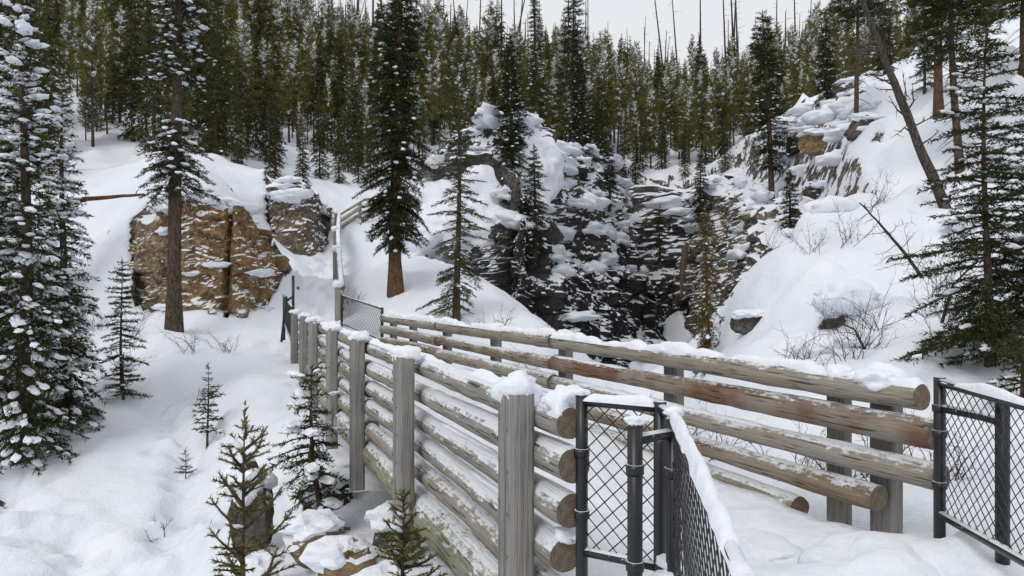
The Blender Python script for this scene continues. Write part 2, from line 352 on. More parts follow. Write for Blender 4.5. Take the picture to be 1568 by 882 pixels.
# ------------------------------------------------------------ rock walls
def rock_wall(name,path,mat,res=.09,lean=.4,step=1.1,amp=.3,seed=0,back=1.6,pill=60,psz=.5,bw=.55,bh=.38,ledge=.7):
    P=np.array(path,float);seg=np.linalg.norm(np.diff(P[:,:2],axis=0),axis=1);S=np.r_[0,np.cumsum(seg)]
    ns=int(S[-1]/res)+1;s=np.linspace(0,S[-1],ns)
    C=np.stack([np.interp(s,S,P[:,k]) for k in range(4)],1)
    for k in range(2):
        pad=np.r_[np.full(4,C[0,k]),C[:,k],np.full(4,C[-1,k])];C[:,k]=np.convolve(pad,np.ones(9)/9,'valid')
    d=np.gradient(C[:,:2],axis=0);d/=np.linalg.norm(d,axis=1)[:,None]
    N=np.c_[d[:,1],-d[:,0]]
    for k in range(2):
        pad=np.r_[np.full(12,N[0,k]),N[:,k],np.full(12,N[-1,k])];N[:,k]=np.convolve(pad,np.ones(25)/25,'valid')
    hmax=(C[:,3]-C[:,2]).max();nr=int(hmax/res)+1;tt=np.linspace(0,1,nr)
    SS,TT=np.meshgrid(s,tt);zt=C[:,3]+.45*vn(s*.9,0*s,0,seed+5)
    ZZ=C[None,:,2]+(zt-C[:,2])[None]*TT
    q=ZZ/step+1.1*vn(SS*.3,ZZ*0,0,seed+1)+.5*vn(SS*.9,ZZ*.3,0,seed+2)
    terr=np.floor(q)+sst(ledge,1,q-np.floor(q));b0=C[None,:,2]/step
    setb=lean*step*(terr-b0)
    SW=SS+.35*fbm(SS*.9,ZZ*.9,0,seed+20,3);ZW=ZZ+.22*fbm(SS*.7,ZZ*.7,5,seed+21,3)
    row=np.floor(ZW/bh);rh=_h(row,row*0,row*0,seed+3);cellx=np.floor(SW/(bw*(1+.4*rh))+row*.37)
    blk=_h(cellx,row,row*0,seed+9)
    row2=np.floor(ZW/.13);blk2=_h(np.floor(SW/.3+row2*.5),row2,row2*0,seed+8)
    big=vn(SS*.45,ZZ*.25,0,seed+6)
    cl=np.maximum(0,1-np.abs(vn(SS*.5,ZZ*.1,0,seed+12))*5)
    out=-setb+amp*(.6*blk+.2*blk2+.35*rh)+amp*2.2*big+.09*fbm(SS*3,ZZ*3,0,seed+7,4)-cl*amp*2.2
    Xp=C[None,:,0]+N[None,:,0]*out;Yp=C[None,:,1]+N[None,:,1]*out
    V=[np.stack([Xp,Yp,ZZ],-1)]
    for kk,bk in enumerate((.3,.8,back*.6,back,back+1)):
        V.append((np.stack([Xp[-1]-N[:,0]*bk,Yp[-1]-N[:,1]*bk,ZZ[-1]+.12*vn(s*.8,s*0+kk,0,seed)-(0,0,.0,.2,.9)[kk]+.08],-1))[None])
    V=np.concatenate(V);R=V.shape[0]
    i=np.arange(R-1)[:,None]*ns;j=np.arange(ns-1)[None]
    Q=np.stack([i+j,i+j+1,i+ns+j+1,i+ns+j],-1).reshape(-1,4)
    root=empty(name)
    obj('rock_face',mesh(name,V.reshape(-1,3),Q=Q,mats=[mat]),root)
    g=Geo();r=np.random.default_rng(seed+50)
    Vv=V.reshape(-1,3);A0=Vv[Q[:,1]]-Vv[Q[:,0]];B0=Vv[Q[:,3]]-Vv[Q[:,0]];Nn=np.cross(A0,B0);ar=np.linalg.norm(Nn,axis=1);nzv=np.abs(Nn[:,2])/(ar+1e-9)
    cand=np.where((nzv>.75)&(ar>res*res*1.3))[0]
    if len(cand):
        w=np.minimum(ar[cand],.06)*(.06+sst(0,6,Vv[Q[cand,0],2]));w=w/w.sum()
        for c in r.choice(cand,pill,p=w):
            k=psz*r.uniform(.3,1.15);cc=Vv[Q[c]].mean(0);jj=c%(ns-1)
            rot=math.atan2(d[jj,1],d[jj,0])
            v,tq=blob(cc+np.array([0,0,k*.02]),(k*r.uniform(.9,1.9),k*.62,k*r.uniform(.28,.5)),3,.42,int(r.integers(999)),rot,1.9)
            g.add(v,T=tq)
        obj('snow_pillows',g.mesh(name+'_snow',[SNOW],True),root)
    return root
rock_wall('rock_outcrop',WALLS[0]['path'],ROCK_O,.055,.14,1.5,.22,3,1.6,30,.6,1.1,.55)
rock_wall('rock_outcrop',WALLS[1]['path'],ROCK_R,.08,.1,1.4,.2,8,1.4,18,.6,.9,.5)
rock_wall('rock_cliff',WALLS[2]['path'],ROCK_G,.09,.34,2.1,.42,17,2.2,190,.9,1.1,.7,.66)
rock_wall('rock_cliff',WALLS[3]['path'],ROCK_R,.10,.22,1.9,.36,31,1.8,80,.8,1.0,.7,.68)
rock_wall('rock_cliff',[(7.6,45.2,-1,8.6),(9.2,46.6,-1,9.2),(10.4,47.2,-1,8.2),(11.8,46,0,8.8),(13,44.4,1,8.8)],ROCK_G,.14,.3,2.2,.36,41,2.5,30,.85,1.1,.7,.7)
def boulder(x,y,z,r,mat,seed,cap=True,name='boulder'):
    g=Geo();v,T=blob((0,0,0),(1,1,1),4,.12,seed,freq=2)
    v=v*.9;rr=np.random.default_rng(seed)
    for k in range(12):
        nrm_=rr.normal(size=3);nrm_[2]*=.6;nrm_/=np.linalg.norm(nrm_);h=rr.uniform(.45,.72);dd=v@nrm_-h
        v=v-np.outer(np.maximum(dd,0),nrm_)
    v=v*(1+.06*fbm(v[:,0]*4,v[:,1]*4,v[:,2]*9,seed,3))[:,None]
    v=v*np.array(r);g.add(v+np.array([x,y,z]),T=T)
    if cap:
        v,T=blob((x,y,z+r[2]*.58),(r[0]*.72,r[1]*.72,r[2]*.24+.04),3,.4,seed+7);g.add(v,T=T,m=1)
    return obj(name,g.mesh(name,[mat,SNOW]))
boulder(-1.45,6.25,-.86,(.42,.32,.42),ROCK_O,5);boulder(-1.0,5.75,-.92,(.34,.3,.42),ROCK_O,6)
boulder(-1.95,6.9,-.78,(.36,.3,.34),ROCK_O,9);boulder(-1.15,6.9,-.7,(.35,.3,.36),ROCK_S,19)
boulder(-2.85,7.7,-.75,(.32,.35,.62),ROCK_S,7);boulder(-2.45,6.7,-1.1,(.35,.3,.36),ROCK_S,8)
boulder(-2.2,8.6,-.8,(.4,.35,.4),ROCK_S,22)
boulder(5.3,16,.9,(.5,.4,.35),ROCK_S,10);boulder(6.25,13.7,1.05,(.6,.4,.5),ROCK_S,11)
for (x,y,r_,mt,sd_) in [(10.7,22,.6,ROCK_S,12),(13.2,27,.8,ROCK_S,13),(17,36,1.0,ROCK_S,14),(14.2,33,1.0,ROCK_O,15),(15.5,38.5,1.2,ROCK_S,16),(10.0,29.6,1.1,ROCK_O,33),(9.2,27.8,.7,ROCK_O,34),(11.6,33,.9,ROCK_S,35),(7.7,24,.6,ROCK_S,36),(12.8,30,.7,ROCK_S,37),(16.2,34,.9,ROCK_S,38),(8.6,20,.45,ROCK_S,42),(9.8,24,.6,ROCK_S,43)]:
    boulder(x,y,H1(x,y)+r_*.1,(r_*1.1,r_*.75,r_*.75),mt,sd_)
rr=np.random.default_rng(77);g=Geo()
for k in range(80):
    y=rr.uniform(27,44);x=rr.uniform(.33,.5)*y
    r_=rr.uniform(.3,.8);v,T=blob((x,y,H1(x,y)+.02),(r_*1.3,r_,r_*.5),3,.4,k);g.add(v,T=T)
for (x,y,r_) in [(12.5,17,.5),(11.2,16.2,.35),(9.6,15,.4),(8.4,19,.5),(7.4,12,.4),(5.6,11.5,.3),(4.7,11.2,.25),(6.3,13.5,.5),(-12.7,20,.5),(-13.4,22,.7),(-12.2,24,.6)]:
    v,T=blob((x,y,H1(x,y)+(.35 if x==6.3 else 0)),(r_*1.3,r_,r_*.6),3,.35,int(x*10)+99);g.add(v,T=T)
# deep wind-packed snow banked on the left shoulder of the cliff
for (x,y,z,rx,ry,rz,sd_) in [(-2.2,33,5.0,2.6,2.6,2.2,1),(-.9,31.2,5.2,1.9,1.7,2.2,2),(.3,31.6,6.3,1.5,1.5,1.9,3),(-3.2,31,3.9,2.0,1.8,1.4,4),(-1.4,29.6,4.0,1.4,1.2,1.2,5),(.9,32.6,7.2,1.4,1.4,1.5,6)]:
    v,T=blob((x,y,z),(rx,ry,rz),5,.22,sd_+300,0,1.7);g.add(v,T=T)
obj('snow_mounds',g.mesh('snow_mounds',[SNOW],True))
# ------------------------------------------------------------ trees
def nrm(v):return v/(np.linalg.norm(v,axis=-1,keepdims=True)+1e-9)
def needles(r,P0,D,Ln,dens,nl,nw,spread=.75):
    cnt=np.maximum(1,np.ceil(Ln*dens)).astype(int);ix=np.repeat(np.arange(len(Ln)),cnt);N=len(ix)
    t=r.random(N);b=P0[ix]+D[ix]*(t*Ln[ix])[:,None]
    q=r.normal(size=(N,3));q-=D[ix]*(q*D[ix]).sum(1)[:,None];q=nrm(q)
    nd=nrm(D[ix]*.8+q*spread);sd=nrm(np.cross(nd,r.normal(size=(N,3))))
    w=nw*r.uniform(.6,1.2,(N,1));l=nl*r.uniform(.7,1.25,(N,1))
    return np.stack([b-sd*w/2,b+sd*w/2,b+nd*l],1)
def tri_tube(p0,p1,r0,r1):
    a=nrm(p1-p0);u=nrm(np.cross(a,np.array([.1,.3,1.])));w=np.cross(a,u);R=[]
    for k in range(3):
        c0,s0=math.cos(k*2.094),math.sin(k*2.094);c1,s1=math.cos((k+1)*2.094),math.sin((k+1)*2.094)
        A0=p0+r0*(c0*u+s0*w);B0=p0+r0*(c1*u+s1*w);A1=p1+r1*(c0*u+s0*w);B1=p1+r1*(c1*u+s1*w)
        R+=[[A0,B0,B1],[A0,B1,A1]]
    return R
def spray(r,L,sp=.09,nl=.09,nw=.022,dens=45,droop=.18,snow=.3,snsz=.07,side=.42,bare=False,sub=True,thick=1,skip=.1):
    f=lambda t:np.array([L*t,.05*L*math.sin(t*4+L*9),-droop*L*t*t+.12*L*max(0,t-.7)])
    P=[];D=[];Ln=[];bk=[];sn=[]
    k=6
    for i in range(k):
        a,b=f(i/k),f((i+1)/k);bk+=tri_tube(a,b,thick*((.006+.011*L)*(1-i/k)+.002),thick*((.006+.011*L)*(1-(i+1)/k)+.002))
        if i>=1 or thick>1:P.append(a);D.append(nrm(b-a));Ln.append(np.linalg.norm(b-a))
    x=.12*L+sp*.3
    while x<L:
        t=x/L;a=f(t)
        for sg in (-1,1):
            if r.random()<skip:continue
            ang=r.uniform(.7,1.1)*sg;ln=(side*L*(1-t)**.8+.05)*min(1,t/.22)*r.uniform(.65,1.2)
            dd=nrm(np.array([math.cos(ang),math.sin(ang),r.uniform(-.38,.06)+(.2 if thick>1 else 0)]))
            P.append(a);D.append(dd);Ln.append(ln)
            if thick>1:bk+=tri_tube(a,a+dd*ln,.006,.004)
            if sub and ln>.2:
                y=.1
                while y<ln-.03:
                    s2=r.choice([-1,1]);an2=ang+s2*r.uniform(.5,.9);l2=.4*(ln-y)+.03
                    P.append(a+dd*y);D.append(nrm(np.array([math.cos(an2),math.sin(an2),r.uniform(-.4,0)])));Ln.append(l2);y+=sp*1.15
            if bare:bk+=tri_tube(a,a+dd*ln,.004,.002)
        x+=sp*r.uniform(.8,1.2)
    P=np.array(P);D=np.array(D);Ln=np.array(Ln)
    S=needles(r,P,D,Ln,dens,nl,nw) if not bare else np.zeros((0,3,3))
    V,T=ICO[1];V2,T2=ICO[2]
    m=r.poisson(snow*L*6) if snow>0 else 0
    for q in range(m):
        t=r.uniform(.25,1);c=f(t)+np.array([0,r.normal()*.1*L*(1-t),.012]);z=snsz*r.uniform(.4,1.2)*(1.1-.4*t)
        VV=V2 if z>.05 else V;TT=T2 if z>.05 else T
        v=VV*(1+.35*r.normal(size=(len(VV),1))*.5)*np.array([z*1.5,z,z*.5]);sn.append((v+c)[TT])
    return S,np.array(bk),(np.concatenate(sn) if sn else np.zeros((0,3,3)))
def spray_set(seed,lens,n=3,**k):
    r=np.random.default_rng(seed);return [(L,[spray(r,L,**k) for _ in range(n)]) for L in lens]
def tree_mesh(name,h,prof,sprays,mats,trunk_r=.1,sp=.22,nb=5,incl=(.5,-.35),seed=0,lean=(0,0),dead=None,jit=.25,wob=.02,curve=None):
    """prof(f)->branch length at height fraction f"""
    r=np.random.default_rng(seed);g=Geo();k=14
    f=np.linspace(0,1,k)
    cx=lambda t:lean[0]*h*t+wob*h*.3*math.sin(t*5+seed)+(curve[0]*math.exp(-t*6) if curve else 0)
    cy=lambda t:lean[1]*h*t+wob*h*.3*math.cos(t*4+seed*2)
    pts=np.array([[cx(t),cy(t),h*t-(.3 if t==0 else 0)] for t in f])
    rad=trunk_r*(1-f*.93);rad[0]*=1.35
    V,Q,T=tube(pts,rad,9,True,.12,seed);g.add(V,Q,T,m=1)
    A=[[],[],[]]
    z=.03*h
    while z<h*.985:
        t=z/h;L0=prof(t)
        isdead=False
        if L0<=0.02 and dead and t>dead[0] and t<dead[1]:L0=dead[2];isdead=True
        if L0>.02:
            n=max(2,int(round(nb*r.uniform(.7,1.3)))) if not isdead else r.integers(1,4)
            az0=r.uniform(0,6.28)
            for b in range(n):
                L=L0*r.uniform(1-jit*1.6,1+jit*.7)
                ss=(dead[3] if isdead else sprays);c=min(ss,key=lambda q:abs(q[0]-L));S=c[1][r.integers(len(c[1]))];sc=L/c[0]
                az=az0+b*2*PI/n+r.normal()*.3;inc=incl[0]*t**1.3+incl[1]*(1-t**1.3)+r.normal()*.1
                ca,sa=math.cos(az),math.sin(az);ci,si=math.cos(inc),math.sin(inc)
                R=np.array([[ca,-sa,0],[sa,ca,0],[0,0,1]])@np.array([[ci,0,-si],[0,1,0],[si,0,ci]])*sc
                zz=z+r.normal()*sp*.25;tt=min(max(zz/h,0),1);off=np.array([cx(tt),cy(tt),zz])
                for q in range(3):
                    if len(S[q]):A[q].append(S[q]@R.T+off)
        z+=sp*(1.15-.5*t)*r.uniform(.8,1.2)
    tp=np.array([[cx(1),cy(1),h*.93]])
    if len(sprays[0][1][0][0]):A[0].append(needles(r,tp,np.array([[0,0,1.]]),np.array([h*.07+.05]),90,.05 if h<4 else .09,.02,.7))
    for q in range(3):
        if A[q]:g.soup(np.concatenate(A[q]),q)
    return g.mesh(name,mats)
def cone(R,base=.05,p=.85,top=.04):
    return lambda t:0 if t<base else (R*(1-(t-base)/(1-base))**p+top)*min(1,(t-base)/.08+.55)
LN=[.2,.45,.75,1.1,1.5]
SP_D=spray_set(1,LN,3,sp=.085,nl=.085,nw=.026,dens=42,droop=.22,snow=.14,snsz=.08)
SP_S=spray_set(2,LN,3,sp=.08,nl=.07,nw=.021,dens=50,droop=.28,snow=.42,snsz=.08)
SP_B=spray_set(4,LN,3,sp=.09,bare=True,snow=.03,snsz=.04,droop=.35)
SP_F=spray_set(5,[.15,.3,.5,.8,1.1],3,sp=.05,nl=.035,nw=.009,dens=110,droop=.05,snow=.25,snsz=.035,side=.34)
SP_Y=spray_set(15,[.12,.25,.4,.6,.8],3,sp=.11,nl=.030,nw=.0085,dens=330,droop=-.12,snow=.12,snsz=.03,side=.42,sub=False,thick=1.6,skip=.3)
SP_H=spray_set(6,[.2,.4,.7,1.0],3,sp=.06,nl=.045,nw=.013,dens=75,droop=.25,snow=.7,snsz=.09)
SP_R=spray_set(7,[.2,.4,.7,1.0,1.35],3,sp=.065,nl=.055,nw=.016,dens=66,droop=.2,snow=.2,snsz=.065,side=.36)
SP_P=spray_set(8,[.4,.8,1.2,1.7],3,sp=.16,nl=.15,nw=.03,dens=38,droop=.1,snow=.12,snsz=.10,side=.35)
def plant(name,me,x,y,dz=0,rot=0,sc=1,z=None):
    o=obj(name,me,loc=(x,y,H1(x,y)+dz if z is None else z));o.rotation_euler=(0,0,rot);o.scale=(sc,sc,sc);return o
MD=[F_DARK,BARK,SNOW];MM=[F_MID,BARK,SNOW];MS=[F_SNOWY,BARK,SNOW]
def prof275(t):
    z=t*14
    if 3.9<z<5.7:return 1.25-.55*(z-3.9)/1.8
    if z>6.6:return max(.1,1.2*(1-(z-6.6)/7.6))*(1 if (int(z*2)%3) else .6)
    return 0
plant('spruce_tree',tree_mesh('spruce_a',14,prof275,SP_S,[F_DARK,BARK,SNOW],.2,.24,6,(.3,-.45),11,dead=(.1,.5,.4,SP_B),wob=.01),-8.75,18.7)
plant('spruce_tree',tree_mesh('spruce_b',8.6,cone(1.15,.04),SP_S,MS,.14,.2,6,(.45,-.45),12),-8.25,12.1)
plant('spruce_tree',tree_mesh('spruce_c',6.6,cone(.95,.04),SP_S,MS,.11,.19,6,(.45,-.5),13),-8.35,13.4)
plant('spruce_tree',tree_mesh('spruce_d',6.9,cone(1.0,.03),SP_S,MD,.11,.2,6,(.45,-.5),14),-9.6,13.4)
plant('spruce_tree',tree_mesh('spruce_e',12,cone(1.6,.1),SP_D,MD,.18,.27,6,(.45,-.4),15),-14.6,20)
plant('fir_sapling',tree_mesh('fir_a',2.7,lambda t:0 if t<.25 else .5*(1-t)**.7+.06,SP_R,MD,.035,.15,6,(.5,-.2),16,jit=.4),-8.15,15)
plant('fir_sapling',tree_mesh('fir_b',1.5,cone(.34,.15),SP_R,MM,.025,.12,4,(.6,.1),17,jit=.4),-5.5,13)
plant('fir_sapling',tree_mesh('fir_c',.45,cone(.13,.1),SP_F,MM,.01,.07,4,(.6,.2),18),-5.45,12)
plant('fir_sapling',tree_mesh('fir_d',1.0,cone(.5,.05),SP_R,MM,.03,.1,6,(.5,0),19),-7.55,21.5)
plant('fir_sapling',tree_mesh('fir_d2',.9,cone(.5,.05),SP_H,MS,.03,.1,6,(.5,0),59),-7.9,14.6)
plant('fir_tree',tree_mesh('fir_e',2.0,lambda t:0 if t<.2 else .52*(1-t)**.45+.08,SP_H,MS,.05,.12,5,(.3,-.5),20,curve=(.55,0),dead=(.05,.25,.3,SP_B),jit=.45),-2.15,7.7,-.15)
plant('pine_sapling',tree_mesh('pine_a',2.0,lambda t:0 if t<.2 else .60*(1-t)**.9+.06,SP_Y,[F_YEL,BARK,SNOW],.03,.20,4,(.75,.25),21,jit=.35,wob=.01),-1.68,4.5,-.05,.4)
plant('pine_sapling',tree_mesh('pine_b',.85,cone(.3,.08),SP_Y,[F_YEL,BARK,SNOW],.018,.11,5,(.7,.1),22),-.72,4.75,.12)
plant('spruce_tree',tree_mesh('spruce_f',12.5,lambda t:0 if t<.10 else 1.35*(1-(t-.1)/.9)**.5*min(1,(t-.1)/.12+.3),SP_D,[F_DARK,BARK_R,SNOW],.21,.2,7,(.3,-.5),23,dead=(.04,.11,.4,SP_B),jit=.35),-3.5,22)
plant('fir_tree',tree_mesh('fir_f',7.4,lambda t:0 if t<.04 else .95*(1-t)**.55+.05,SP_R,[F_MID,BARK,SNOW],.1,.19,5,(.5,-.3),24,jit=.4),-1.45,19.2)
plant('spruce_tree',tree_mesh('spruce_g',7.2,cone(1.25,.02,.75),SP_D,MD,.12,.2,7,(.4,-.45),25),-.05,30.3,z=5.2)
plant('spruce_tree',tree_mesh('spruce_h',8.8,cone(.95,.05,.7),SP_D,MM,.13,.24,6,(.4,-.4),26),1.4,42,-.3)
plant('spruce_tree',tree_mesh('spruce_i',7.0,cone(1.25,.02,.7),SP_D,MD,.13,.2,7,(.4,-.45),27),3.9,41.3,z=8.0)
plant('pine_tree',tree_mesh('pine_c',13,lambda t:0 if t<.42 else 1.3*(1-(t-.42)/.6)**.5,SP_P,[F_DARK,BARK,SNOW],.17,.3,5,(.4,-.3),28,dead=(.15,.42,.5,SP_B)),3.9,46)
plant('spruce_tree',tree_mesh('spruce_j',4.6,cone(.7,.03,.7),SP_D,MM,.1,.2,6,(.4,-.4),29),5.2,43,z=9.0)
plant('spruce_tree',tree_mesh('spruce_l',4.2,cone(.8,.03,.7),SP_D,MD,.1,.2,6,(.4,-.4),69),.9,28.6,z=3.2)
plant('spruce_tree',tree_mesh('spruce_m',3.6,cone(.6,.03,.7),SP_D,MD,.08,.2,6,(.4,-.4),70),5.1,37.6,z=6.0)
plant('spruce_tree',tree_mesh('spruce_n',3.4,cone(.6,.03,.7),SP_D,MD,.08,.2,6,(.4,-.4),71),9.0,43.8,z=3.4)
plant('spruce_tree',tree_mesh('spruce_o',4.2,cone(.8,.03,.7),SP_D,MM,.08,.2,6,(.4,-.4),72),11.6,44.2,z=6.0)
plant('pine_tree',tree_mesh('pine_d',10.5,lambda t:0 if t<.22 else 1.5*(1-(t-.22)/.8)**.5*min(1,(t-.22)/.2+.5),SP_P,[F_DARK,BARK,SNOW],.18,.3,5,(.35,-.35),30,lean=(-.05,0),dead=(.05,.25,.5,SP_B)),13.8,38)
plant('spruce_tree',tree_mesh('spruce_k',3.2,cone(.85,.04,.8),SP_D,MD,.08,.17,6,(.4,-.3),31),10.9,28.2)
plant('cedar_tree',tree_mesh('cedar_a',3.8,lambda t:0 if t<.05 else .5*(1-t)**.4,SP_R,[F_CED,BARK_R,SNOW],.06,.12,6,(0,-.8),32,jit=.45),4.6,17,z=-.2)
plant('fir_tree',tree_mesh('fir_g',4.5,lambda t:0 if t<.05 else 1.3*(1-t)**.75+.05,SP_R,[F_DARK,BARK,SNOW],.06,.18,6,(.35,-.25),33,jit=.3),5.95,9.0,-.1)
plant('fir_tree',tree_mesh('fir_h',3.2,lambda t:0 if t<.03 else 1.15*(1-t)**.6+.05,SP_R,MM,.06,.17,6,(.35,-.3),34,jit=.3),6.9,9.3,-.1)
plant('fir_tree',tree_mesh('fir_h2',1.1,cone(.6,.02),SP_R,MM,.04,.12,6,(.35,-.3),44,jit=.3),5.4,7.6,-.3)
P_=lambda a,R:(lambda t:0 if t<a else R*(1-(t-a)/(1.02-a))**.45*min(1,(t-a)/.15+.4))
plant('pine_tree',tree_mesh('pine_e',11,P_(.3,1.7),SP_P,[F_DARK,BARK_R,SNOW],.15,.3,6,(.3,-.35),35,dead=(.1,.3,.7,SP_B)),14.3,24)
plant('pine_tree',tree_mesh('pine_f',10,P_(.42,1.6),SP_P,[F_MID,BARK,SNOW],.10,.3,5,(.3,-.35),36,dead=(.1,.42,.7,SP_B)),13.2,27.5)
plant('pine_tree',tree_mesh('pine_g',8.5,P_(.25,1.5),SP_P,[F_DARK,BARK,SNOW],.13,.28,5,(.3,-.35),37,dead=(.05,.3,.6,SP_B)),16.4,23)
plant('pine_tree',tree_mesh('pine_h',9,P_(.34,1.7),SP_P,[F_MID,BARK,SNOW],.11,.26,6,(.3,-.4),47,lean=(-.06,0),dead=(.05,.34,.7,SP_B)),12.2,19.5)
plant('fir_sapling',tree_mesh('fir_i',2.4,cone(.6,.05),SP_D,MM,.06,.2,5,(.4,-.2),38),15.5,27)
plant('spruce_tree',tree_mesh('spruce_p',6,cone(1.1,.05),SP_D,MD,.1,.22,6,(.4,-.4),39),17.5,40)
plant('spruce_tree',tree_mesh('spruce_q',4.5,cone(.9,.05),SP_D,MM,.1,.22,6,(.4,-.4),40),18.2,35)
def branchy(name,pts,rad,mat,seed,nbr=16,bl=.6,start=.2):
    pts=np.array(pts,float);r=np.random.default_rng(seed);g=Geo()
    k=18;tt=np.linspace(0,1,k);s=np.linspace(0,1,len(pts));PP=np.stack([np.interp(tt,s,pts[:,i]) for i in range(3)],1)
    PP+=.02*r.normal(size=PP.shape)*np.linalg.norm(pts[-1]-pts[0])*.08
    V,Q,T=tube(PP,rad*(1-.7*tt),7,True,.15,seed);g.add(V,Q,T)
    S=[]
    ax=nrm(pts[-1]-pts[0])
    for b in range(nbr):
        t=r.uniform(start,1);p=np.array([np.interp(t,tt,PP[:,i]) for i in range(3)]);d=r.normal(size=3);d-=ax*np.dot(d,ax);d=nrm(nrm(d)+ax*.4)
        L=bl*r.uniform(.4,1.2)*(1.2-t*.6);q=p
        for sgm in range(4):
            d=nrm(d+r.normal(size=3)*.25);q2=q+d*L/4;S+=tri_tube(q,q2,rad*.22*(1-sgm*.2),rad*.22*(.8-sgm*.2)+.001)
            if sgm>0:
                for _ in range(2):
                    d3=nrm(d+r.normal(size=3)*.8);S+=tri_tube(q2,q2+d3*L*.25,rad*.1,.001)
            q=q2
    if S:g.soup(np.array(S))
    return obj(name,g.mesh(name,[mat]))
branchy('leaning_dead_tree',[(10.2,16.8,3.4),(9.3,16.6,5.3),(8.4,16.4,7.2),(7.2,16,9.8)],.13,BARK_D,5,34,.8)
branchy('dead_branch',[(7.3,12.8,1.9),(6.9,12.6,2.3),(6.4,12.4,2.75),(5.9,12.2,3.15)],.035,BARK_D,6,26,.55,.1)
branchy('dead_branch',[(6.1,10.2,1.2),(6.2,10.1,1.75),(6.5,10,2.1)],.025,BARK_D,16,24,.55,.1)
branchy('dead_branch',[(5.2,10.6,.8),(5.0,10.5,1.1),(4.6,10.4,1.25)],.02,BARK_D,26,18,.45,.1)
branchy('fallen_log',[(-15.5,23.5,4.3),(-13.5,22.6,4.5),(-11.2,21.9,4.55)],.12,BARK_R,7,4,.4)
branchy('fallen_log',[(8.3,11.5,3.0),(9.0,12,3.2),(10.5,12.8,3.3)],.11,BARK_R,8,3,.3)
branchy('fallen_log',[(9.9,41,4.0),(9.0,38,2.4),(8.6,36.5,1.2)],.22,BARK,10,2,.3)
def shrub(x,y,hh,seed,mat=BARK_D):
    r=np.random.default_rng(seed);S=[];z0=H1(x,y)-.05
    for b in range(9):
        p=np.array([x+r.normal()*.1,y+r.normal()*.1,z0]);d=nrm(np.array([r.normal()*.5,r.normal()*.5,1.]));L=hh*r.uniform(.5,1.1)
        for s in range(5):
            d=nrm(d+r.normal(size=3)*.2);q=p+d*L/5;S+=tri_tube(p,q,.007*(1-s*.15),.006*(1-s*.15))
            for kk in range(2):
                d2=nrm(d+r.normal(size=3)*.6);q3=q+d2*L*.2;S+=tri_tube(q,q3,.003,.001);S+=tri_tube(q3,q3+nrm(d2+r.normal(size=3)*.5)*L*.12,.0025,.001)
            p=q
    g=Geo();g.soup(np.array(S));return obj('bare_shrub',g.mesh('bare_shrub',[mat]))
for k,(x,y,hh) in enumerate([(-9.2,17.6,1.1),(-7.6,17.0,.8),(-6.9,17.4,.6),(-8.8,16.2,.7),(-10.5,17.5,.9),(7.1,17,1.0),(7.6,16.4,.9),(4.3,10.8,.7),(4.9,10.4,.8),(5.4,11,.7),(5.9,11.6,.9),(6.3,10.4,.8),(4.0,9.3,.6),(7.6,13,1.0),(8.2,13.6,1.),(3.0,6.6,.6),(3.4,6.9,.7),(2.9,7.4,.6),(2.4,8.4,.6),(3.6,6.0,.6),(-.9,18.4,.6),(-.2,18.8,.6),(-4.9,22,.5),(.4,17.6,.8),(1.1,20.5,1.),(12,18,1.1),(9.2,18.4,.9),(-6,14.2,.35),(-13,19,1.1),(-12.4,18,.9),(6.8,19,.8),(-2.5,6.5,.4),(-8.3,24,.8),(-11.6,20.2,.8),(-2.6,5.6,.35),(2.2,9.4,.7),(1.6,10.6,.7),(8.8,12,.8),(9.6,14,.9),(8,20,.9),(10,23,1.),(9.5,21,.8),(-3.3,9.2,.4),(-5,10.2,.3)]):
    shrub(x,y,hh,100+k)
# ------------------------------------------------------------ forest
FO=[.4,.8,1.2]
SF=spray_set(9,FO,3,sp=.24,nl=.24,nw=.075,dens=13,droop=.15,snow=.09,snsz=.13,side=.4,sub=False)
SFP=spray_set(10,FO,3,sp=.27,nl=.26,nw=.07,dens=13,droop=-.12,snow=.06,snsz=.13,side=.4,sub=False)
protos=[]
for k in range(4):
    protos.append(tree_mesh('lodgepole_%d'%k,7.5,(lambda t,a=.14+.07*k:0 if t<a else (1.15*(1-(t-a)/(1.02-a))**.6)),SFP,[F_OLIVE,BARK,SNOW],.09,.36,5,(.75,.1),40+k,dead=(.05,.3,.5,SP_B[:2]) if k<2 else None,jit=.35))
for k in range(2):
    protos.append(tree_mesh('forest_spruce_%d'%k,8,cone(1.3,.06,.8),SF,[F_FSP,BARK,SNOW],.1,.34,6,(.4,-.4),50+k))
forest=empty('distant_forest')
r=np.random.default_rng(5)
pts=[]
def addforest(n,y0,y1,xl,xr,mind):
    yy=np.sqrt(r.uniform(y0*y0,y1*y1,n));xx=r.uniform(xl,xr,n)*yy
    for x,y in zip(xx,yy):pts.append((x,y,mind))
addforest(480,48,75,-.85,.13,1.5)
addforest(780,75,120,-.85,.75,1.6)
addforest(1250,120,210,-.85,.8,2.0)
addforest(170,52,75,.10,.6,1.6)
addforest(50,33,48,-.85,-.36,1.5)
P=np.array(pts);hz=H(P[:,0],P[:,1])
for q,(x,y,m) in enumerate(P):
    u=x/y
    if y<75 and u>.12 and r.random()<.2:continue
    k=r.choice(6,p=[.2,.21,.2,.21,.09,.09]) 
    o=bpy.data.objects.new('lodgepole_pine',protos[k]);o.parent=forest
    s=r.uniform(.55,1.25)*(.75 if y<60 else 1.05);o.scale=(s*r.uniform(.8,1.25),)*2+(s*r.uniform(.9,1.25),)
    o.location=(x,y,hz[q]-.1);o.rotation_euler=(r.normal()*.025,r.normal()*.025,r.uniform(0,6.28));scene.collection.objects.link(o)
under=empty('young_spruce_thicket')
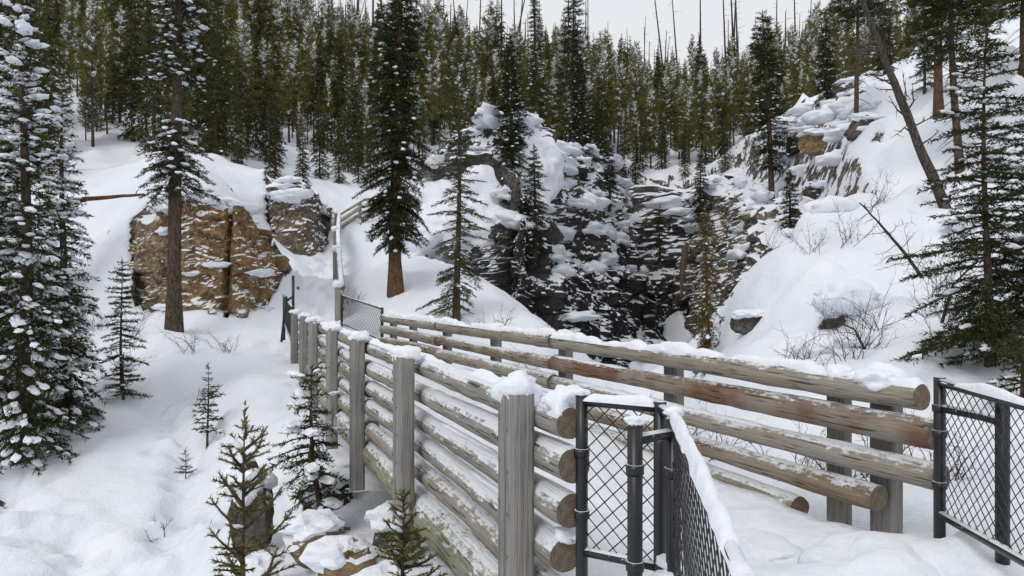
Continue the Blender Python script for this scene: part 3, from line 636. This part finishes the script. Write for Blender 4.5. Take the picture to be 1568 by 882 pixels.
for (x,y,s) in [(-13.7,40,.55),(-12.6,38,.5),(-11,41,.6),(-9.6,40,.5),(-8.3,42,.55),(-15.5,37,.7),(-12.8,33.5,.5),(-17,36,.9),(-20,38,1.0),(-15,42,.9),(-18,42,1.),(-16.5,33,.85),(-7,46,.6),(-5.5,44,.55),(-3.5,46,.6),(7.6,50,.5),(9.5,52,.5),(11.5,55,.6),(12.5,52,.45),(-22,34,.9),(-25,37,1.1),(-19,29,.9),(-21,27,1.0),(-9.2,43,.45),(-10.5,46,.6),(8.8,51,.5),(14.5,49,.5),(-6.2,41,.4),(1,50,.7),(4.5,52,.7),(-14,34,.8),(-16,39,1.1),(-12,36.5,.6),(-10.2,35,.45)]:
    o=bpy.data.objects.new('young_spruce',protos[4+int(x*10)%2]);o.parent=under;o.location=(x,y,H1(x,y)-.1);o.scale=(s,s,s*1.1);o.rotation_euler=(0,0,x*3);scene.collection.objects.link(o)
sn=Geo()
for k in range(460):
    y=r.uniform(95,215);x=r.uniform(-.5,.42)*y
    if y<150 and r.random()<.6:continue
    h_=r.uniform(10,24);z=H1(x,y);l=r.normal()*.05+(0.2*r.normal() if r.random()<.1 else 0)
    V,Qq,T=tube([(x,y,z-.3),(x+l*h_*.5,y,z+h_*.5),(x+l*h_,y,z+h_)],[.18,.13,.05],5);sn.add(V,Qq,T)
    S=[]
    for b in range(12):
        f=r.uniform(.4,1);p=np.array([x+l*h_*f,y,z+h_*f]);S+=tri_tube(p,p+np.array([r.normal()*.6,r.normal()*.6,r.uniform(-.3,.2)]),.03,.01)
    sn.soup(np.array(S))
obj('burned_snags',sn.mesh('burned_snags',[BARK_D]))
# ------------------------------------------------------------ bridge fences
def log(parent,p0,p1,rad,mat,seed,name='rail'):
    p0=Vector(p0);p1=Vector(p1);L=(p1-p0).length;k=max(6,int(L/.12))
    t=np.linspace(0,1,k)
    pts=np.c_[t*L,.014*np.sin(t*5+seed),.012*np.sin(t*4+seed*2)]
    V,Q,T=tube(pts,rad*(1+.05*np.sin(t*7+seed)+.02*vn(t*L*3,0*t,0,seed)),18,True,.09,seed);g=Geo();g.add(V,Q)
    g.T.append(T+0);g.mt.append(np.full(len(T),1))
    me=g.mesh(name,[mat,END]);me.polygons.foreach_set('use_smooth',np.r_[np.zeros(len(T),bool),np.ones(len(Q),bool)])
    o=obj(name,me,parent,p0);o.rotation_euler=(p1-p0).to_track_quat('X','Z').to_euler();return o
def strip(g,p0,p1,w,h,seed,gap=0.0,ds=.04):
    p0=np.array(p0,float);p1=np.array(p1,float);L=np.linalg.norm(p1-p0);k=max(4,int(L/ds));t=np.linspace(0,1,k);s=t*L
    d=(p1-p0)/L;sd=nrm(np.cross(d,[0,0,1.]));a=np.linspace(0,PI,9)
    hh=h*(.75+.45*vn(s*1.7,0*s,0,seed)+.35*vn(s*7,0*s,0,seed+1))-gap*h*np.maximum(0,vn(s*1.1,0*s,0,seed+2))*2
    hh*=sst(0,.04,np.minimum(t,1-t)*L)+.02;ww=w*(.9+.2*vn(s*4,0*s,0,seed+3)+.1*vn(s*13,0*s,0,seed+4))
    V=(p0+np.outer(s,d))[:,None]+np.cos(a)[None,:,None]*ww[:,None,None]*sd+np.array([0,0,1.])*(np.sin(a)**.7)[None,:,None]*hh[:,None,None]-np.array([0,0,.012])*(np.abs(np.cos(a))**3)[None,:,None]
    i=np.arange(k-1)[:,None]*9;j=np.arange(8)[None];Q=np.stack([i+j,i+9+j,i+9+j+1,i+j+1],-1).reshape(-1,4)
    g.add(V.reshape(-1,3),Q)
def post(parent,x,y,z0,z1,ang,seed,w=.2,d=.13,bolts=False):
    a,b=w/2,d/2;gr=.012
    poly=[(-a,-b+.02),(-a+.015,-b),(a-.015,-b),(a,-b+.02),(a,b-.025),(a-.02,b),(a*.36+gr,b+.012),(a*.36,b-.01),(a*.36-gr,b+.016),(-a*.36+gr,b+.016),(-a*.36,b-.01),(-a*.36-gr,b+.012),(-a+.02,b),(-a,b-.025)]
    n=len(poly);k=8;V=[]
    for i in range(k):
        z=(z1-z0)*i/(k-1)
        for (px,py) in poly:V.append((px*(1+.01*math.sin(i+seed)),py*(1+.012*math.cos(i*2+seed)),z))
    V=np.array(V);i=np.arange(k-1)[:,None]*n;j=np.arange(n)[None];Q=np.stack([i+j,i+(j+1)%n,i+n+(j+1)%n,i+n+j],-1).reshape(-1,4)
    V=np.r_[V,[[0,0,z1-z0]]];T=np.array([[len(V)-1,(k-1)*n+q,(k-1)*n+(q+1)%n] for q in range(n)])
    g=Geo();g.add(V,Q,T)
    if bolts:
        for zz in (1.02,.80,.58,.36,.14):
            v,q,t3=tube([(.03,b,zz-z0),(.03,b+.022,zz-z0)],[.016,.014],8);g.add(v,q,t3,m=1)
            v,q,t3=tube([(-.06,b,zz-z0-.05),(-.06,b+.018,zz-z0-.05)],[.008,.007],6);g.add(v,q,t3,m=1)
    o=obj('post',g.mesh('post',[W_POST,STEEL]),parent,(x,y,z0));o.rotation_euler=(0,0,ang);return o
RZ=[1.03,.81,.59,.37,.14]
LF=[(.02,3.8),(-.875,5.8),(-1.70,7.9),(-2.48,9.9),(-3.32,12),(-4.06,14),(-4.87,16.1)]
dirL=nrm(np.array([-.395,.92]));outL=np.array([-dirL[1],dirL[0]])
fl=empty('log_fence');sg=Geo()
LL=[(x-outL[0]*.155,y-outL[1]*.155) for x,y in LF]
angL=math.atan2(dirL[1],dirL[0])
for k,(x,y) in enumerate(LF):
    post(fl,x,y,-.5 if k<4 else -.3,1.15,angL,k,.215-.004*k,.13,k<3)
    v,T=blob((x-outL[0]*.02,y-outL[1]*.02,1.155),(.125,.11,.07 if k else .10),3,.35,k+4);sg.add(v,T=T)
st=(LL[0][0]-dirL[0]*.33,LL[0][1]-dirL[1]*.33)
pl=[[W_FROST,W_GREY,W_FROST],[W_FROST,W_FROST,W_GREY],[W_FROST,W_BRN,W_GREY],[W_FROST,W_FROST,W_GREY],[W_GREY,W_GRN,W_GREY]]
nodes=[st,LL[2],LL[4],(LL[6][0]+dirL[0]*.3,LL[6][1]+dirL[1]*.3)]
for ri,z in enumerate(RZ):
    for s in range(3):
        a,b=nodes[s],nodes[s+1];e0=(.06*math.sin(ri*5) if s==0 else 0)
        rad=.083+.006*math.sin(ri*3+s)
        A0=(a[0]+dirL[0]*(e0+.004),a[1]+dirL[1]*(e0+.004),z+.012*math.sin(ri+s*2));B0=(b[0]-dirL[0]*.004,b[1]-dirL[1]*.004,z+.01*math.cos(ri*2+s))
        log(fl,A0,B0,rad,pl[ri][s],ri*7+s)
        strip(sg,(A0[0],A0[1],A0[2]+rad*.86),(B0[0],B0[1],B0[2]+rad*.86),rad*(.65 if ri==0 else .25),.045 if ri==0 else .012,ri*10+s,.3 if ri==0 else 1.6)
v,T=blob((st[0]-.02,st[1]+.12,1.12),(.095,.15,.09),3,.35,91);sg.add(v,T=T)
v,T=blob((st[0]-.0,st[1]+.08,.455),(.07,.1,.04),3,.35,92);sg.add(v,T=T)
obj('snow_on_rails',sg.mesh('snow_on_rails',[SNOW],True),fl)
dirR=nrm(np.array([-.4695,1.]));outR=np.array([dirR[1],-dirR[0]]);fr=empty('log_fence');sg=Geo()
RX=lambda y:4.6-.4695*y
angR=math.atan2(dirR[1],dirR[0])+PI
for k,y in enumerate([4.75,6.8,8.7,10.6,12.5,14.3,15.6]):
    x=RX(y);post(fr,x+outR[0]*.155,y+outR[1]*.155,-.5,1.08,angR,k+9,.19,.12)
    v,T=blob((x+outR[0]*.14,y+outR[1]*.14,1.1),(.14,.13,.09),3,.3,k+14);sg.add(v,T=T)
    if k==0:post(fr,x+outR[0]*.155-.16,y+outR[1]*.155+.34,-.4,.95,angR,31,.15,.12)
yy=[4.28,8.7,12.5,15.8]
pr=[[W_GREY,W_GREY,W_GREY],[W_ORG,W_BRN,W_GREY],[W_GREY,W_GREY,W_BRN],[W_BRN,W_GREY,W_GREY],[W_GRN,W_GRN,W_GREY]]
for ri,z in enumerate([1.03,.80,.56,.33,.10]):
    for s in range(3):
        y0,y1=yy[s]+(.14,.05,.02,.4,1.0)[ri]*(s==0)+.004,yy[s+1]-.004
        rad=.084+.007*math.sin(ri*2+s*3);z0=z+.015*math.sin(ri*3+s);z1=z+.015*math.cos(ri+s)
        log(fr,(RX(y0),y0,z0),(RX(y1),y1,z1),rad,pr[ri][s],50+ri*7+s)
        strip(sg,(RX(y0),y0,z0+rad*.8),(RX(y1),y1,z1+rad*.8),rad*(.85 if ri==0 else .5),.08 if ri==0 else .024,50+ri*10+s,.1 if ri==0 else 1.0)
for (y,r1,h1) in [(4.75,.2,.09),(5.0,.14,.07),(5.3,.12,.07),(6.75,.16,.09),(6.6,.1,.08),(8.6,.12,.08)]:
    v,T=blob((RX(y)+.03,y,1.1),(r1*.6,r1,h1),3,.35,int(y*10));sg.add(v,T=T)
obj('snow_on_rails',sg.mesh('snow_on_rails',[SNOW],True),fr)
# deck
br=empty('footbridge')
ys_=np.linspace(3.45,16.6,170);us=np.linspace(0,1,30)
def LX(y):return np.interp(y,[p[1] for p in LL],[p[0] for p in LL])+(0.42*(3.86-y) if y<3.86 else 0)
DU,DY=np.meshgrid(us,ys_);la=np.array([LX(y)+.0 for y in ys_])[:,None];lb=(RX(ys_)-.02)[:,None]
DX=la+(lb-la)*DU
DZ=.05+.09*(np.abs(DU-.5)*2)**3+.04*vn(DX*1.6,DY*1.6,0,61)+.035*vn(DX*5,DY*5,0,62)-.06*np.exp(-((DU-.5)/.2)**2)*(1+.8*vn(DX*4,DY*3,0,63))
DZ[:,0]=-.06;DZ[:,-1]=-.06
n1,n2=len(ys_),len(us);i=np.arange(n1-1)[:,None]*n2;j=np.arange(n2-1)[None]
Q=np.stack([i+j,i+j+1,i+n2+j+1,i+n2+j],-1).reshape(-1,4)
obj('deck_snow',mesh('deck_snow',np.stack([DX,DY,DZ],-1),Q=Q,mats=[SNOW],smooth=True),br)
g=Geo()
for y in np.arange(3.5,16.5,.15):
    a,b=LX(y)+.06,RX(y)+.04
    bx=np.array([[a,y,-.14],[b,y,-.14],[b,y+.14,-.14],[a,y+.14,-.14],[a,y,-.085],[b,y,-.085],[b,y+.14,-.085],[a,y+.14,-.085]])
    g.add(bx,[[0,3,2,1],[4,5,6,7],[0,1,5,4],[1,2,6,5],[2,3,7,6],[3,0,4,7]])
obj('deck_planks',g.mesh('planks',[W_POST]),br)
log(br,(LX(3.7)-.02,3.7,-.13),(LX(9.9)-.02,9.9,-.13),.15,W_GRN,201,'stringer');log(br,(LX(9.92)-.02,9.92,-.13),(LX(16.4)-.02,16.4,-.13),.15,W_GREY,204,'stringer')
log(br,(RX(4.2),4.2,-.24),(RX(16.4),16.4,-.2),.12,W_GREY,202,'stringer')
log(br,((LX(4)+RX(4))/2,4,-.27),((LX(16)+RX(16))/2,16,-.27),.12,W_GREY,203,'stringer')
g=Geo()
for (x,y,rx,ry,rz) in [(2.2,4.15,.5,.4,.24),(1.75,4.0,.5,.4,.14),(2.75,3.9,.5,.6,.32),(.75,3.7,.35,.4,.12),(2.3,3.5,.6,.5,.15),(1.5,4.9,.5,.5,.09)]:
    v,T=blob((x,y,-.02),(rx,ry,rz),4,.25,int(x*30),0,1.8);g.add(v,T=T)
obj('snow_drift',g.mesh('snow_drift',[SNOW],True))
ff=empty('log_fence');sg=Geo()
FPn=[(-5.0,20.6),(-5.9,24),(-6.9,28),(-7.7,31.5),(-7.2,34),(-6.6,36.5),(-6.0,39)]
zz=[H1(*p) for p in FPn];zz=[max(z,b) for z,b in zip(zz,[.8,2.0,3.0,4.0,4.7,5.3,5.8])]
for k,(p,z) in enumerate(zip(FPn,zz)):
    post(ff,p[0],p[1],z-.6,z+1.0,angR,k,.18,.14);v,T=blob((p[0],p[1],z+1.0),(.16,.16,.13),2,.2,k);sg.add(v,T=T)
    if k<len(FPn)-1:
        q=FPn[k+1];zq=zz[k+1]
        for ri,dz in enumerate((.9,.6,.3)):
            log(ff,(p[0]+.12,p[1],z+dz),(q[0]+.12,q[1],zq+dz),.085,(W_GRN,W_GREY,W_BRN)[ri],300+k*3+ri)
            if ri==0:strip(sg,(p[0]+.12,p[1],z+dz+.06),(q[0]+.12,q[1],zq+dz+.06),.08,.09,k)
obj('snow_on_rails',sg.mesh('snow_on_rails',[SNOW],True),ff)
# ------------------------------------------------------------ chain link
def chain(name,p0,p1,z0a,z0b,z1a,z1b,pr=.03,pitch=.07,wr=.0032,posts=True,g=None,sgo=None,bottom=True,snowtop=True):
    own=g is None
    if own:g=Geo();sgo=Geo()
    p0=np.array(p0,float);p1=np.array(p1,float);L=np.linalg.norm(p1-p0);d=(p1-p0)/L
    lo=lambda s:z0a+(z0b-z0a)*s/L
    hi=lambda s:z1a+(z1b-z1a)*s/L
    P3=lambda s,z:np.array([p0[0]+d[0]*s,p0[1]+d[1]*s,z])
    for a,b in ([(P3(0,z1a),P3(L,z1b))]+([(P3(0,z0a),P3(L,z0b))] if bottom else [])):
        g.add(*tube(np.linspace(a,b,4),pr*.8,10))
    if posts:
        for s in (0,L):g.add(*tube([P3(s,lo(s)-.45),P3(s,(lo(s)+hi(s))/2),P3(s,hi(s)+.03)],pr,12))
    Hh=max(hi(0)-lo(0),hi(L)-lo(L))
    for sgn in (1,-1):
        c=-Hh
        while c<L+Hh:
            tr=np.linspace(0,Hh,max(3,int(Hh/.03)));s=c+sgn*tr
            ok=(s>0)&(s<L)
            if ok.sum()>1:
                ss=s[ok];t2=tr[ok]
                off=.004*np.sin(t2/pitch*PI)*sgn
                pt=[P3(a,lo(a)+b*(hi(a)-lo(a))/Hh)+np.array([-d[1],d[0],0])*o for a,b,o in zip(ss,t2,off)]
                V,Q,T=tube([pt[0],pt[len(pt)//2],pt[-1]] if len(pt)>2 else pt,wr,4,False);g.add(V,Q,m=1)
            c+=pitch
    if snowtop:strip(sgo,P3(.02,z1a+pr*.55),P3(L-.02,z1b+pr*.55),pr*.95,.042,int(L*100),.3,.02)
    if own:
        root=empty(name);obj('frame_and_mesh',g.mesh('chain',[BLACK,WIRE],True),root)
        if sgo.V:obj('snow_on_frame',sgo.mesh('snow_on_frame',[SNOW],True),root)
        return root
g=Geo();sgo=Geo()
chain('',(.34,3.5),(.68,3.3),.42,.42,1.15,1.15,.03,.085,.003,g=g,sgo=sgo)
chain('',(.70,3.12),(.36,.75),.30,.25,1.13,1.13,.026,.08,.0026,False,g,sgo,True)
for (x,y,z1) in [(.70,3.12,1.13),(.51,2.98,1.13),(.40,1.1,1.1)]:
    g.add(*tube([(x,y,-.2),(x,y,.5),(x,y,z1)],.032,12))
    v,T=blob((x,y,z1),(.034,.034,.02),2,.1,3);g.add(v,T=T)
g.add(*tube([(.51,2.98,1.07),(.6,3.05,1.07),(.70,3.12,1.07)],.024,10));g.add(*tube([(.51,2.98,.42),(.6,3.05,.42),(.70,3.12,.42)],.024,10))
g.add(*tube([(.68,3.3,1.15),(.70,3.2,1.14),(.70,3.12,1.13)],.025,10))
for (x,y,z) in [(.51,2.98,.95),(.51,2.98,.55),(.34,3.5,.9),(.34,3.5,.6),(.70,3.12,.45),(.70,3.12,.9)]:
    g.add(*tube([(x,y,z-.02),(x,y,z+.02)],.038,12))
for (x,y,z,r_) in [(.51,2.98,1.15,.035),(.70,3.12,1.16,.04),(.55,3.0,.42,.05),(.66,3.1,.45,.05),(.70,3.15,.5,.05),(.34,3.5,1.19,.035)]:
    v,T=blob((x,y,z),(r_*1.2,r_,r_*.6),3,.35,int(z*100));sgo.add(v,T=T)
root=empty('chain_link_fence');obj('frame_and_mesh',g.mesh('chain',[BLACK,WIRE],True),root);obj('snow_on_frame',sgo.mesh('snow_on_frame',[SNOW],True),root)
g=Geo();sgo=Geo()
chain('',(2.50,4.2),(2.38,2.9),.38,.42,1.15,1.14,.032,.075,.003,g=g,sgo=sgo)
chain('',(2.38,2.9),(2.3,1.2),.42,.42,1.14,1.14,.032,.075,.003,g=g,sgo=sgo)
for (x,y) in [(2.50,3.75)]:
    g.add(*tube([(x+.06,y,-.1),(x+.06,y,.5),(x+.06,y,1.1)],.034,12))
g.add(*tube([(2.5,4.2,1.0),(2.56,3.9,1.0),(2.56,3.75,1.0)],.024,10))
for z in (1.0,.55,.85):g.add(*tube([(2.5,4.2,z-.02),(2.5,4.2,z+.02)],.04,12))
root=empty('chain_link_fence');obj('frame_and_mesh',g.mesh('chain',[BLACK,WIRE],True),root);obj('snow_on_frame',sgo.mesh('snow_on_frame',[SNOW],True),root)
chain('chain_link_fence',(-3.0,16.6),(-4.55,19.2),.5,.75,1.22,1.5,.035,.11,.005,snowtop=False)
g=Geo();sgo=Geo()
chain('',(-5.05,16.5),(-5.9,18.6),.45,.8,1.25,1.5,.035,.11,.005,g=g,sgo=sgo,snowtop=False)
g.add(*tube([(-5.3,17.4,.2),(-5.3,17.4,1.2),(-5.3,17.4,2.0)],.035,10));g.add(*tube([(-5.45,17.4,1.4),(-5.3,17.4,1.5)],.03,8));g.add(*tube([(-5.55,17.3,.4),(-5.45,17.35,1.5)],.03,8))
root=empty('chain_link_fence');obj('frame_and_mesh',g.mesh('chain',[BLACK,WIRE],True),root)
# ------------------------------------------------------------ light, sky, camera
w=bpy.data.worlds.new("World");scene.world=w;w.use_nodes=True;nt=w.node_tree
bg=nt.nodes['Background'];sky=nt.nodes.new('ShaderNodeTexSky');sky.sky_type='NISHITA';sky.sun_disc=False
el,az=math.radians(50),math.radians(215)
sky.sun_elevation=el;sky.sun_rotation=az;sky.dust_density=5;sky.air_density=1.5;sky.ozone_density=1
hs=nt.nodes.new('ShaderNodeHueSaturation');hs.inputs['Saturation'].default_value=.3
nt.links.new(sky.outputs[0],hs.inputs['Color'])
mx=nt.nodes.new('ShaderNodeMixRGB');mx.inputs[0].default_value=.85;mx.inputs[2].default_value=(8.8,9.0,9.35,1)
nt.links.new(hs.outputs[0],mx.inputs[1]);nt.links.new(mx.outputs[0],bg.inputs[0]);bg.inputs[1].default_value=.1
sd=bpy.data.lights.new('sun','SUN');sd.energy=.85;sd.angle=math.radians(20);sd.color=(1,.97,.93)
so=bpy.data.objects.new('sun',sd);link(so)
dv=Vector((math.sin(az)*math.cos(el),math.cos(az)*math.cos(el),math.sin(el)))
so.rotation_euler=dv.to_track_quat('Z','Y').to_euler()
cd=bpy.data.cameras.new('camera');cd.sensor_width=36;cd.lens=25.26;cd.clip_start=.05;cd.clip_end=3000
co=bpy.data.objects.new('camera',cd);co.location=(0,0,1.7);co.rotation_euler=(PI/2,0,0);link(co);scene.camera=co
scene.view_settings.view_transform='Standard';scene.view_settings.look='None';scene.view_settings.exposure=0
print('tris',sum(len(m.polygons) for m in bpy.data.meshes))
